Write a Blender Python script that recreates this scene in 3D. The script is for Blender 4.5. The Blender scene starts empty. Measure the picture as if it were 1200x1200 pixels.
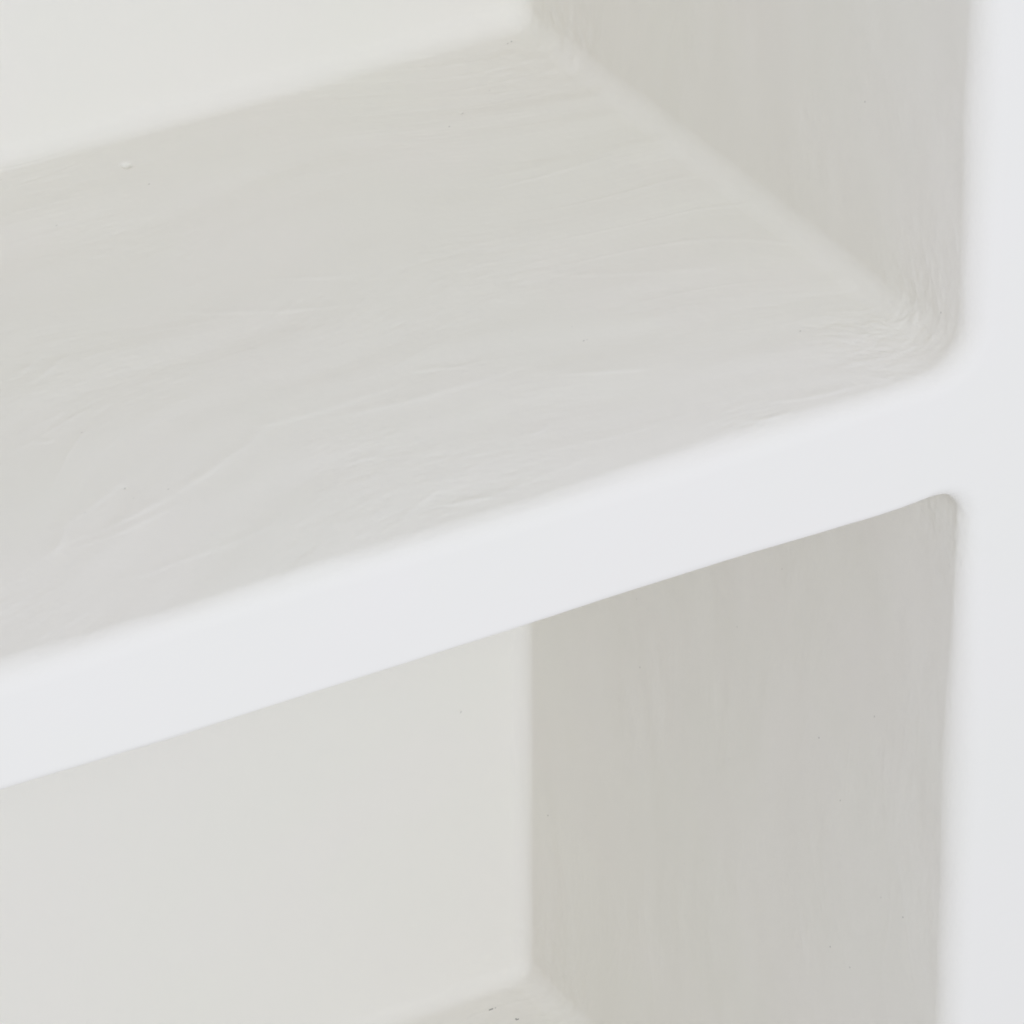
import bpy, math
import numpy as np
from mathutils import Matrix, Vector

scn = bpy.context.scene
C = scn.collection

# ------------------------------------------------------------------ sizes (metres)
D = 0.3080       # depth of a compartment
T = 0.0488       # thickness of shelf boards
H = 0.439        # distance between two shelf tops
W = 0.90         # clear width of a compartment
SW = 0.060       # thickness of side panels
BK = 0.030       # thickness of back panel
OX0, OX1 = -W - SW, SW
OZ0, OZ1 = -H - T, H


# ------------------------------------------------------------------ smooth pseudo noise
def wave_noise(seed, scale, n=9):
    """sum of sines in random directions: a cheap smooth noise in about -1..1"""
    r = np.random.RandomState(seed)
    v = r.normal(size=(n, 3)); v /= np.linalg.norm(v, axis=1)[:, None]
    f = scale * r.uniform(0.55, 1.6, n)
    ph = r.uniform(0, 6.283, n)
    k = (v * f[:, None]).astype(np.float32)

    def fn(x, y, z):
        o = 0
        for i in range(n):
            o = o + np.sin(k[i, 0] * x + k[i, 1] * y + k[i, 2] * z + np.float32(ph[i]))
        return o * np.float32(1.5 / n)
    return fn


nA = wave_noise(3, 16)       # slow waviness of the hand smoothed walls
nB = wave_noise(8, 45)       # hand size unevenness
nC = wave_noise(5, 95, 12)
nR = wave_noise(12, 26)      # varies the fillet radii
nL = wave_noise(21, 30)      # varies the front lip


def rint(a, b, r):
    """intersection with a round fillet / edge of radius r"""
    u = np.maximum(r + a, 0); v = np.maximum(r + b, 0)
    return np.minimum(-r, np.maximum(a, b)) + np.sqrt(u * u + v * v)


def coarse(x, y, z):
    """distance to the plain block with its two compartments, without the hand work"""
    dx = np.maximum(OX0 - x, x - OX1); dz = np.maximum(OZ0 - z, z - OZ1); dy = np.maximum(-y, y - (D + BK))
    cx = np.maximum(-W - x, x)
    cz = np.minimum(np.maximum(-z, z - (H - T)), np.maximum(-H - z, z + T))
    return np.maximum(np.maximum(np.maximum(dx, dz), dy), -np.maximum(np.maximum(cx, cz), y - D))


def sdf(x, y, z):
    a = nA(x, y, z); b = nB(x, y, z); c = nC(x, y, z); rr = nR(x, y, z); ll = nL(x, y, z)
    # outer block
    dx = np.maximum(OX0 - x, x - OX1)
    dz = np.maximum(OZ0 - z, z - OZ1)
    dy = np.maximum(-y, y - (D + BK))
    outer = rint(rint(dx, dz, 0.020), dy, 0.009)
    # the two compartments
    cx = np.maximum(-W - x, x - 0.0038)
    cz1 = np.maximum(-z - 0.0014 * np.clip(1 - y / 0.12, 0, 1) ** 2, z - (H - T))
    cz2 = np.maximum(-H - 0.0028 - z, z + T)
    cz = np.minimum(cz1, cz2)
    r1 = 0.0088 + 0.0016 * rr + 0.0006 * b
    # corners at the front are worked wider
    fr = np.clip(1 - y / 0.07, 0, 1) ** 2
    r1 = r1 + np.where(z > -0.02, 0.009 + 0.003 * b, np.where(z > -0.2, 0.0070 + 0.001 * b, 0.0)) * fr
    cav = rint(cx, cz, r1)
    r2 = 0.0088 + 0.0020 * ll
    r2 = np.where(z < -T * 0.7, r2 * 0.75, r2)
    cav = rint(cav, y - D, r2)
    wav = 0.0010 * a + 0.00038 * b + 0.00013 * c
    cav = cav + wav
    # front lip: rounder on top of the board, crisper underneath
    under = np.clip((-z - 0.030) / 0.012, 0, 1) * np.clip((z + 0.17) / 0.09, 0, 1) * (0.45 + 0.55 * np.clip((-x + 0.004) / 0.040, 0, 1))
    lip = 0.0082 + 0.0018 * ll + 0.0010 * b + 0.0020 * np.clip((x + 0.02) / 0.02, 0, 1) - 0.0046 * under
    return rint(outer + 0.0003 * a, -cav, lip)


# ------------------------------------------------------------------ surface nets mesh
def build_surface():
    s = 0.0034
    xs = np.arange(OX0 - 0.012, OX1 + 0.012, s, dtype=np.float32)
    ys = np.arange(-0.012, D + BK + 0.012, s, dtype=np.float32)
    zs = np.arange(OZ0 - 0.012, OZ1 + 0.012, s, dtype=np.float32)
    nx, ny, nz = len(xs), len(ys), len(zs)
    F = np.empty((nx, ny, nz), np.float32)
    Y, Z = np.meshgrid(ys, zs, indexing='ij')
    for i in range(nx):
        f = coarse(xs[i], Y, Z)
        m = np.abs(f) < 0.022
        f[m] = sdf(xs[i], Y[m], Z[m])
        F[i] = f
    ins = F < 0
    acc = np.zeros((nx - 1, ny - 1, nz - 1), np.int8)
    for a in (0, 1):
        for b in (0, 1):
            for c in (0, 1):
                acc += ins[a:nx - 1 + a, b:ny - 1 + b, c:nz - 1 + c]
    act = (acc > 0) & (acc < 8)
    idx = -np.ones(act.shape, np.int64)
    I = np.argwhere(act)
    idx[act] = np.arange(len(I))
    P = np.stack([xs[I[:, 0]], ys[I[:, 1]], zs[I[:, 2]]], 1).astype(np.float64) + s / 2
    e = 2e-4

    def project(P, n):
        """move points onto the surface; also returns the unit normals there"""
        for it in range(n):
            f = sdf(P[:, 0], P[:, 1], P[:, 2])
            g = np.empty_like(P)
            for k in range(3):
                q = P.copy(); q[:, k] += e
                g[:, k] = (sdf(q[:, 0], q[:, 1], q[:, 2]) - f) / e
            st = (f / np.maximum((g * g).sum(1), 0.25))[:, None] * g
            ln = np.linalg.norm(st, axis=1); cap = np.minimum(1, s / np.maximum(ln, 1e-9))
            P = P - st * cap[:, None]
        return P, g / np.maximum(np.linalg.norm(g, axis=1), 1e-9)[:, None]
    P, N = project(P, 4)
    quads = []
    # edges along x, y, z with a sign change give one quad each
    for ax in range(3):
        A = [slice(None)] * 3; B = [slice(None)] * 3
        A[ax] = slice(0, -1); B[ax] = slice(1, None)
        ch = ins[tuple(A)] != ins[tuple(B)]
        E = np.argwhere(ch)
        o1, o2 = [k for k in range(3) if k != ax]
        lim = np.array([nx, ny, nz])
        ok = (E[:, o1] > 0) & (E[:, o2] > 0) & (E[:, o1] < lim[o1] - 1) & (E[:, o2] < lim[o2] - 1)
        E = E[ok]
        flip = ins[E[:, 0], E[:, 1], E[:, 2]]
        c = []
        for (p, q) in ((-1, -1), (0, -1), (0, 0), (-1, 0)):
            J = E.copy(); J[:, o1] += p; J[:, o2] += q
            c.append(idx[J[:, 0], J[:, 1], J[:, 2]])
        Q = np.stack(c, 1)
        if ax == 1:
            flip = ~flip
        Q = np.where(flip[:, None], Q, Q[:, ::-1])
        quads.append(Q)
    return P, N, np.concatenate(quads), project


# ------------------------------------------------------------------ camera
CAM = Vector((-1.1802389, -1.69882945, 1.19259614))
fwd = Vector((0.43312649, 0.73760798, -0.51801151))
rgt = Vector((0.86113695, -0.50835856, -0.00383795))
upv = Vector((0.26616648, 0.44441653, 0.85536504))
FPX = 8035.9
cd = bpy.data.cameras.new('camera'); cam = bpy.data.objects.new('camera', cd); C.objects.link(cam)
cam.matrix_world = Matrix(((rgt.x, upv.x, -fwd.x, CAM.x), (rgt.y, upv.y, -fwd.y, CAM.y), (rgt.z, upv.z, -fwd.z, CAM.z), (0, 0, 0, 1)))
cd.sensor_width = 36; cd.lens = 36 * FPX / 1200; cd.clip_start = 0.05; cd.clip_end = 50
scn.camera = cam


def on(px, py, plane):
    """point of a plaster face seen at a pixel of the photograph; used only to read off where its marks are"""
    d = fwd + rgt * ((px - 600) / FPX) - upv * ((py - 600) / FPX)
    k, v = plane
    return CAM + d * ((v - CAM[k]) / d[k])


SHELF = (2, 0.0); SIDE = (0, 0.0); BACK = (1, D); FLOOR = (2, -H)
MARKS = []


def mark(p, q, plane, bend=0.0, w=0.0010, amp=0.3):
    A = on(*p, plane); B = on(*q, plane)
    AB = B - A
    nrm = Vector([1.0 if i == plane[0] else 0.0 for i in range(3)])
    MARKS.append((A, B, AB.cross(nrm) * bend, w, amp))


# long sweeps on the shelf top
mark((52, 648), (330, 488), SHELF, 0.06, 0.0011, 0.34)
mark((60, 625), (150, 560), SHELF, 0.05, 0.0009, 0.26)
mark((82, 646), (215, 587), SHELF, 0.03, 0.0010, 0.36)
mark((55, 655), (75, 615), SHELF, 0.1, 0.0010, 0.34)
mark((290, 505), (480, 445), SHELF, 0.04, 0.0012, 0.30)
mark((380, 490), (620, 425), SHELF, 0.05, 0.0013, 0.26)
mark((480, 437), (570, 430), SHELF, -0.03, 0.0009, 0.30)
mark((400, 545), (450, 532), SHELF, 0.0, 0.0009, 0.28)
mark((640, 440), (760, 432), SHELF, 0.02, 0.0012, 0.30)
mark((500, 590), (585, 577), SHELF, 0.03, 0.0010, 0.40)
mark((540, 590), (700, 530), SHELF, 0.0, 0.0012, 0.24)
mark((618, 508), (642, 497), SHELF, 0.12, 0.0010, 0.42)
mark((620, 530), (820, 480), SHELF, 0.04, 0.0012, 0.22)
mark((200, 365), (430, 355), SHELF, 0.04, 0.0012, 0.24)
mark((100, 398), (260, 372), SHELF, 0.04, 0.0012, 0.22)
mark((300, 328), (420, 322), SHELF, 0.02, 0.0010, 0.24)
mark((380, 125), (400, 119), SHELF, 0.0, 0.0007, 0.40)
mark((15, 448), (60, 412), SHELF, 0.0, 0.0010, 0.30)
mark((25, 460), (85, 418), SHELF, 0.0, 0.0009, 0.30)
mark((40, 520), (62, 519), SHELF, 0.1, 0.0009, 0.35)
mark((130, 680), (330, 610), SHELF, 0.03, 0.0011, 0.24)
mark((640, 320), (850, 312), SHELF, 0.05, 0.0013, 0.22)
# worked corner at the front
for p, q, b_ in (((990, 425), (1060, 410), 0.1), ((1010, 436), (1050, 438), 0.25), ((1020, 415), (1072, 404), 0.1),
                 ((1000, 448), (1046, 441), 0.1), ((1032, 398), (1058, 404), -0.1), ((900, 470), (1010, 448), 0.05), ((860, 492), (930, 478), 0.1)):
    mark(p, q, SHELF, b_, 0.0010, 0.42)
for p, q in (((1092, 300), (1096, 316)), ((1076, 370), (1100, 410)), ((1060, 372), (1086, 402)), ((1125, 270), (1131, 325)), ((1108, 262), (1112, 300))):
    mark(p, q, SIDE, 0.08, 0.0012, 0.40)
# short nicks on the side panel
for p, q in (((676, 50), (686, 64)), ((729, 86), (741, 108)), ((681, 752), (689, 764)), ((704, 918), (711, 978)), ((788, 700), (776, 732)),
             ((936, 182), (946, 196)), ((1092, 594), (1104, 612)), ((1100, 598), (1118, 618))):
    mark(p, q, SIDE, 0.05, 0.0009, 0.50)
mark((1104, 910), (1097, 1060), SIDE, -0.01, 0.0009, 0.55)
mark((1104, 680), (1112, 760), SIDE, 0.02, 0.0010, 0.40)
mark((1086, 600), (1098, 620), SIDE, 0.02, 0.0012, 0.40)
PITS = [(on(*p, pl), r) for p, pl, r in (
    ((600, 47), (2, 0.001), 0.0006), ((594, 49), (2, 0.001), 0.0004), ((147, 573), SHELF, 0.0005), ((541, 133), SHELF, 0.0004),
    ((575, 1175), (2, -H + 0.001), 0.0009), ((582, 1173), (2, -H + 0.001), 0.0006), ((606, 1188), (2, -H), 0.0010), ((1005, 123), SIDE, 0.0005),
    ((1049, 1077), SIDE, 0.0006), ((949, 867), SIDE, 0.0006), ((975, 942), SIDE, 0.0005), ((1014, 843), SIDE, 0.0005),
    ((964, 1113), SIDE, 0.0006), ((632, 958), SIDE, 0.0006), ((541, 834), BACK, 0.0005))]
CHIP = on(148, 194, SHELF)



# ------------------------------------------------------------------ hand work on the plaster, as real relief
def perlin(seed):
    r = np.random.RandomState(seed)
    perm = r.permutation(4096).astype(np.int32)
    G = r.normal(size=(4096, 3)); G = (G / np.linalg.norm(G, axis=1)[:, None]).astype(np.float32)

    def fn(x, y, z):
        xi = np.floor(x).astype(np.int32); yi = np.floor(y).astype(np.int32); zi = np.floor(z).astype(np.int32)
        fx = (x - xi).astype(np.float32); fy = (y - yi).astype(np.float32); fz = (z - zi).astype(np.float32)
        u = fx * fx * fx * (fx * (fx * 6 - 15) + 10); v = fy * fy * fy * (fy * (fy * 6 - 15) + 10); w = fz * fz * fz * (fz * (fz * 6 - 15) + 10)
        o = 0
        for i in (0, 1):
            px = perm[(xi + i) & 4095]
            for j in (0, 1):
                py = perm[(px + yi + j) & 4095]
                for k in (0, 1):
                    g = G[perm[(py + zi + k) & 4095]]
                    d = g[:, 0] * (fx - i) + g[:, 1] * (fy - j) + g[:, 2] * (fz - k)
                    o = o + d * (u if i else 1 - u) * (v if j else 1 - v) * (w if k else 1 - w)
        return o * 1.5
    return fn


pn = perlin(77)


def fbm(x, y, z, s, octv=3, rough=0.55):
    o = 0; a = 1
    for i in range(octv):
        o = o + a * pn(x * s + 11.3 * i, y * s + 5.1 * i, z * s + 7.7 * i); s *= 2.03; a *= rough
    return o


def sst(v, a, b):
    t = np.clip((v - a) / (b - a), 0, 1); return t * t * (3 - 2 * t)


def relief(P, N):
    """height in metres of brush streaks, trowel ridges, crumbs and marks"""
    x, y, z = P.T
    aX, aY, aZ = [sst(np.abs(N[:, k]), 0.72, 0.97) for k in range(3)]
    wx = x + 0.034 * fbm(x, y, z, 5, 2); wy = y + 0.034 * fbm(x + 9, y, z, 5, 2); wz = z + 0.034 * fbm(x, y + 9, z, 5, 2)

    def streaks(a, b, c, seed):
        a = a + seed
        fine = fbm(a, b * 1.6, c, 360, 2, 0.75); mid = fbm(a, b, c, 120, 2, 0.55); broad = fbm(a, b * 1.5, c, 30, 2)
        patch = 0.30 + 0.75 * sst(pn(x * 17 + seed, y * 17, z * 17), -0.15, 0.45)
        rn = pn(a * 55, b * 40, c * 55)
        rid = np.exp(-(rn / 0.030) ** 2) * sst(pn(x * 11 + 5, y * 11 + seed, z * 11), 0.0, 0.4)
        return patch * (S_FINE * fine + S_MID * mid) + S_BROAD * broad + S_RIDGE * rid
    h = np.zeros(len(P))
    m = aZ > 0
    rx = wx[m] + 0.13; ry = wy[m] + 0.42
    rad = np.sqrt(rx * rx + ry * ry); ang = np.arctan2(ry, rx)
    x0, y0, z0 = x, y, z
    x, y, z = x0[m], y0[m], z0[m]
    h[m] += aZ[m] * streaks(rad, ang * 0.085, z * 0.5, 3.0)
    m = aX > 0; x, y, z = x0[m], y0[m], z0[m]
    h[m] += 0.42 * aX[m] * streaks(wy[m], wz[m] * 0.26, x * 0.5, 17.0)
    m = aY > 0; x, y, z = x0[m], y0[m], z0[m]
    h[m] += 0.16 * aY[m] * streaks(wz[m], wx[m] * 0.15, y * 0.5, 29.0)
    x, y, z = x0, y0, z0
    # crumbly worked corners
    cr = 0
    for pt, r0, r1 in (((-0.012, 0.030, 0.010), 0.006, 0.050), ((-0.01, 0.29, -H + 0.01), 0.01, 0.05), ((-0.01, 0.28, 0.01), 0.01, 0.05), ((-0.004, 0.008, -T - 0.02), 0.005, 0.04)):
        cr = cr + 1 - sst(np.sqrt((x - pt[0]) ** 2 + (y - pt[1]) ** 2 + (z - pt[2]) ** 2), r0, r1)
    m = cr > 0
    h[m] += cr[m] * S_CRUMB * fbm(wx[m], wy[m], wz[m], 110, 3, 0.6)
    c2 = 1 - sst(np.sqrt((x + 0.014) ** 2 + (y - 0.036) ** 2 + (z - 0.006) ** 2), 0.006, 0.030)
    m = c2 > 0
    h[m] += c2[m] * 0.00034 * (np.abs(fbm(wx[m], wy[m], wz[m], 170, 3, 0.65)) - 0.3)
    # soft unevenness and fine tooth everywhere
    h += 0.00010 * fbm(x, y, z, 55, 2)
    h += 0.000030 * pn(x * 480, y * 480, z * 480)
    # single marks
    jx = x + 0.0012 * pn(x * 55, y * 55, z * 55); jy = y + 0.0012 * pn(x * 55 + 9, y * 55, z * 55); jz = z + 0.0012 * pn(x * 55, y * 55 + 9, z * 55)
    J = np.stack([jx, jy, jz], 1)
    for A, B, bend, w, amp in MARKS:
        A = np.array(A); AB = np.array(B) - A; bend = np.array(bend)
        c = A + AB / 2; R = np.linalg.norm(AB) / 2 + np.linalg.norm(bend) + 0.012
        m = np.where(np.abs(J - c).max(1) < R)[0]
        ap = J[m] - A
        t = np.clip(ap @ AB / (AB @ AB), 0, 1); k4 = 4 * t * (1 - t)
        q = ap - t[:, None] * AB - k4[:, None] * bend
        side = np.cross(AB / np.linalg.norm(AB), q)
        sg = side[:, np.abs(N[m]).mean(0).argmax()]
        d = np.linalg.norm(q, axis=1)
        # a lip of plaster: steep on one side, long on the other
        ww = np.where(sg > 0, w * 2.6, w)
        h[m] += M_AMP * amp * np.exp(-(d / ww) ** 2) * k4 ** 0.6 * (0.7 + 0.6 * pn(x[m] * 60, y[m] * 60, z[m] * 60))
    for pt, r in PITS + [(CHIP, 0.0016)]:
        pt = np.array(pt)
        m = np.where(np.abs(P - pt).max(1) < 0.006)[0]
        d = np.linalg.norm(P[m] - pt, axis=1)
        h[m] -= (0.0016 if r > 0.0015 else 0.0007) * np.exp(-(d / max(r, 0.0006)) ** 2)
    return h


S_FINE, S_MID, S_BROAD, S_RIDGE, S_CRUMB, M_AMP = 0.000085, 0.00012, 0.00060, 0.00013, 0.00025, 0.00095

P, N, Q, project = build_surface()


def refine(P, Q, n):
    """cut the faces this photograph looks at into n x n smaller ones"""
    c = P[Q].mean(1); d = c - np.array(CAM)
    dz = d @ np.array(fwd); px = 600 + FPX * (d @ np.array(rgt)) / dz; py = 600 - FPX * (d @ np.array(upv)) / dz
    fn = np.cross(P[Q[:, 2]] - P[Q[:, 0]], P[Q[:, 3]] - P[Q[:, 1]])
    vis = (px > -50) & (px < 1250) & (py > -50) & (py < 1250) & ((fn * d).sum(1) < 0.6 * np.linalg.norm(fn, axis=1) * np.linalg.norm(d, axis=1)) & (c[:, 1] < D + 0.012) & (c[:, 2] < H - T - 0.004)
    V = Q[vis]; keep = Q[~vis]; m = n + 1
    t = np.linspace(0, 1, m)
    out = np.empty((len(V), m, m, 3))

    def edge(a, b):
        lo = np.minimum(a, b); hi = np.maximum(a, b)
        E = P[lo][:, None] * (1 - t)[None, :, None] + P[hi][:, None] * t[None, :, None]
        E[:, 0] = P[lo]; E[:, -1] = P[hi]
        f = a > b; E[f] = E[f][:, ::-1]
        return E
    e01 = edge(V[:, 0], V[:, 1]); e32 = edge(V[:, 3], V[:, 2]); e03 = edge(V[:, 0], V[:, 3]); e12 = edge(V[:, 1], V[:, 2])
    for j in range(m):
        for i in range(m):
            out[:, j, i] = ((1 - t[j]) * e01[:, i] + t[j] * e32[:, i] + (1 - t[i]) * e03[:, j] + t[i] * e12[:, j]
                            - ((1 - t[i]) * (1 - t[j]) * P[V[:, 0]] + t[i] * (1 - t[j]) * P[V[:, 1]] + t[i] * t[j] * P[V[:, 2]] + (1 - t[i]) * t[j] * P[V[:, 3]]))
    out[:, 0] = e01; out[:, -1] = e32; out[:, :, 0] = e03; out[:, :, -1] = e12
    key = np.round(out.reshape(-1, 3) * 2e6).astype(np.int64) + (1 << 22)
    key = (key[:, 0] << 46) ^ (key[:, 1] << 23) ^ key[:, 2]
    _, first, inv = np.unique(key, return_index=True, return_inverse=True)
    NP = out.reshape(-1, 3)[first]
    inv = inv.reshape(len(V), m, m) + len(P)
    F = np.stack([inv[:, :-1, :-1], inv[:, :-1, 1:], inv[:, 1:, 1:], inv[:, 1:, :-1]], -1).reshape(-1, 4)
    return np.concatenate([P, NP]), np.concatenate([keep, F]), len(P)


P, Q, n0 = refine(P, Q, 5)
print('points', len(P), 'fine', len(P) - n0)
PF, NF = project(P[n0:], 1)
P[n0:] = PF; N = np.concatenate([N, NF])
hh = relief(P[n0:], N[n0:])
P[n0:] += N[n0:] * hh[:, None]
# vertex normals of the worked surface
fn = np.cross(P[Q[:, 2]] - P[Q[:, 0]], P[Q[:, 3]] - P[Q[:, 1]])
VN = np.stack([np.bincount(Q.ravel(), weights=np.repeat(fn[:, k], 4), minlength=len(P)) for k in range(3)], 1)
ln = np.linalg.norm(VN, axis=1)
VN = VN / np.maximum(ln, 1e-20)[:, None]
N[n0:] = VN[n0:]
x, y, z = P.T
TINT = np.stack([sst(fbm(x, y, z, 9, 3, 0.5), -0.3, 0.3), sst(fbm(x + 3, y + 1, z + 7, 13, 3, 0.5), -0.3, 0.3), 0 * x], 1).astype(np.float32)
rng = np.random.RandomState(4)
fine = P[n0:]
for i in range(90):                                  # scattered pin holes, most of them barely there
    j = n0 + rng.randint(len(fine))
    if P[j, 1] < 0.02 or P[j, 1] > D - 0.01: continue
    TINT[j, 2] = rng.choice([0.08, 0.12, 0.18, 0.3])
for pt, r in PITS:
    d = np.linalg.norm(fine - np.array(pt), axis=1)
    j = n0 + np.argsort(d)[:(3 if r > 0.0007 else 1)]
    TINT[j, 2] = 0.7 if r > 0.0007 else 0.38 if r > 0.00055 else 0.3
cen = P[Q].mean(1)
x, y, z = cen[:, 0], cen[:, 1], cen[:, 2]
side_r = x
side_l = -W - x
back = y - D
bands = [(-T, 0.0), (OZ0, OZ0 + T), (OZ1 - T, OZ1)]
sc = [np.minimum(b - z, z - a) for a, b in bands]
sc[1] = OZ0 + T - z
sc[2] = z - (OZ1 - T)
sco = np.stack([side_r, side_l, back] + sc, 1)
pid = sco.argmax(1)
pid = np.where(back > 0, 2, np.where(side_r > 0, 0, np.where(side_l > 0, 1, pid)))


# ------------------------------------------------------------------ plaster material
def plaster():
    """matt warm white plaster; two faint cloudy tints and the dark pin holes come from point attributes"""
    m = bpy.data.materials.new('white_plaster'); m.use_nodes = True
    nt = m.node_tree; nt.nodes.clear(); L = nt.links
    at = nt.nodes.new('ShaderNodeAttribute'); at.attribute_name = 'tint'
    sp = nt.nodes.new('ShaderNodeSeparateXYZ'); L.new(at.outputs['Vector'], sp.inputs[0])

    def mix(f, a, b):
        n = nt.nodes.new('ShaderNodeMix'); n.data_type = 'RGBA'
        if isinstance(f, float): n.inputs[0].default_value = f
        else: L.new(f, n.inputs[0])
        for s_, q_ in ((n.inputs[6], a), (n.inputs[7], b)):
            if isinstance(q_, tuple): s_.default_value = (*q_, 1)
            else: L.new(q_, s_)
        return n.outputs[2]
    c1 = mix(sp.outputs[0], (0.861, 0.8455, 0.783), (0.865, 0.8445, 0.786))
    c2 = mix(sp.outputs[1], (0.861, 0.8460, 0.781), (0.866, 0.8445, 0.788))
    col = mix(0.5, c1, c2)
    col = mix(sp.outputs[2], col, (0.10, 0.095, 0.09))
    b = nt.nodes.new('ShaderNodeBsdfDiffuse'); b.inputs['Roughness'].default_value = 0.3
    L.new(col, b.inputs['Color'])
    o = nt.nodes.new('ShaderNodeOutputMaterial'); L.new(b.outputs[0], o.inputs[0])
    return m


mat = plaster()

# ------------------------------------------------------------------ the shelving unit
root = bpy.data.objects.new('plaster_bookcase', None); C.objects.link(root)
root.location = (0, 0, 0); root.empty_display_size = 0.1
root['label'] = 'white hand smoothed plaster bookcase with thick shelves and rounded corners'
root['category'] = 'bookcase'
names = ['side_panel', 'side_panel', 'back_panel', 'shelf', 'shelf', 'shelf']
for k, nme in enumerate(names):
    q = Q[pid == k]
    used, inv = np.unique(q, return_inverse=True)
    inv = inv.reshape(q.shape)
    me = bpy.data.meshes.new(nme)
    me.vertices.add(len(used)); me.vertices.foreach_set('co', P[used].astype(np.float32).ravel())
    me.loops.add(inv.size); me.loops.foreach_set('vertex_index', inv.astype(np.int32).ravel())
    me.polygons.add(len(inv)); me.polygons.foreach_set('loop_start', np.arange(0, inv.size, 4, dtype=np.int32))
    me.polygons.foreach_set('use_smooth', np.ones(len(inv), bool))
    me.update(calc_edges=True); me.validate()
    me.normals_split_custom_set_from_vertices(N[used].astype(np.float32))
    ta = me.attributes.new('tint', 'FLOAT_VECTOR', 'POINT'); ta.data.foreach_set('vector', TINT[used].ravel())
    me.materials.append(mat)
    o = bpy.data.objects.new(nme, me); C.objects.link(o); o.parent = root

# ------------------------------------------------------------------ light: studio softbox in front, pale room all round
w = bpy.data.worlds.new('World'); scn.world = w; w.use_nodes = True
bg = w.node_tree.nodes['Background']; bg.inputs[0].default_value = (0.893, 0.896, 0.966, 1); bg.inputs[1].default_value = 0.672


def softbox(name, loc, tgt, size, power, col):
    l = bpy.data.lights.new(name, 'AREA'); l.shape = 'RECTANGLE'; l.size, l.size_y = size; l.energy = power; l.color = col
    o = bpy.data.objects.new(name, l); C.objects.link(o); o.location = loc
    o.rotation_euler = (Vector(tgt) - Vector(loc)).to_track_quat('-Z', 'Y').to_euler()


softbox('softbox_lamp', (-0.75, -3.05, 1.4), (-0.2, 0, 0), (1.6, 1.4), 54, (0.800, 0.860, 0.99))

scn.view_settings.view_transform = 'Standard'; scn.view_settings.look = 'None'
scn.view_settings.exposure = 0; scn.view_settings.gamma = 1
scn.render.engine = 'CYCLES'
scn.cycles.max_bounces = 6; scn.cycles.diffuse_bounces = 6
scn.cycles.use_adaptive_sampling = True; scn.cycles.adaptive_threshold = 0.02
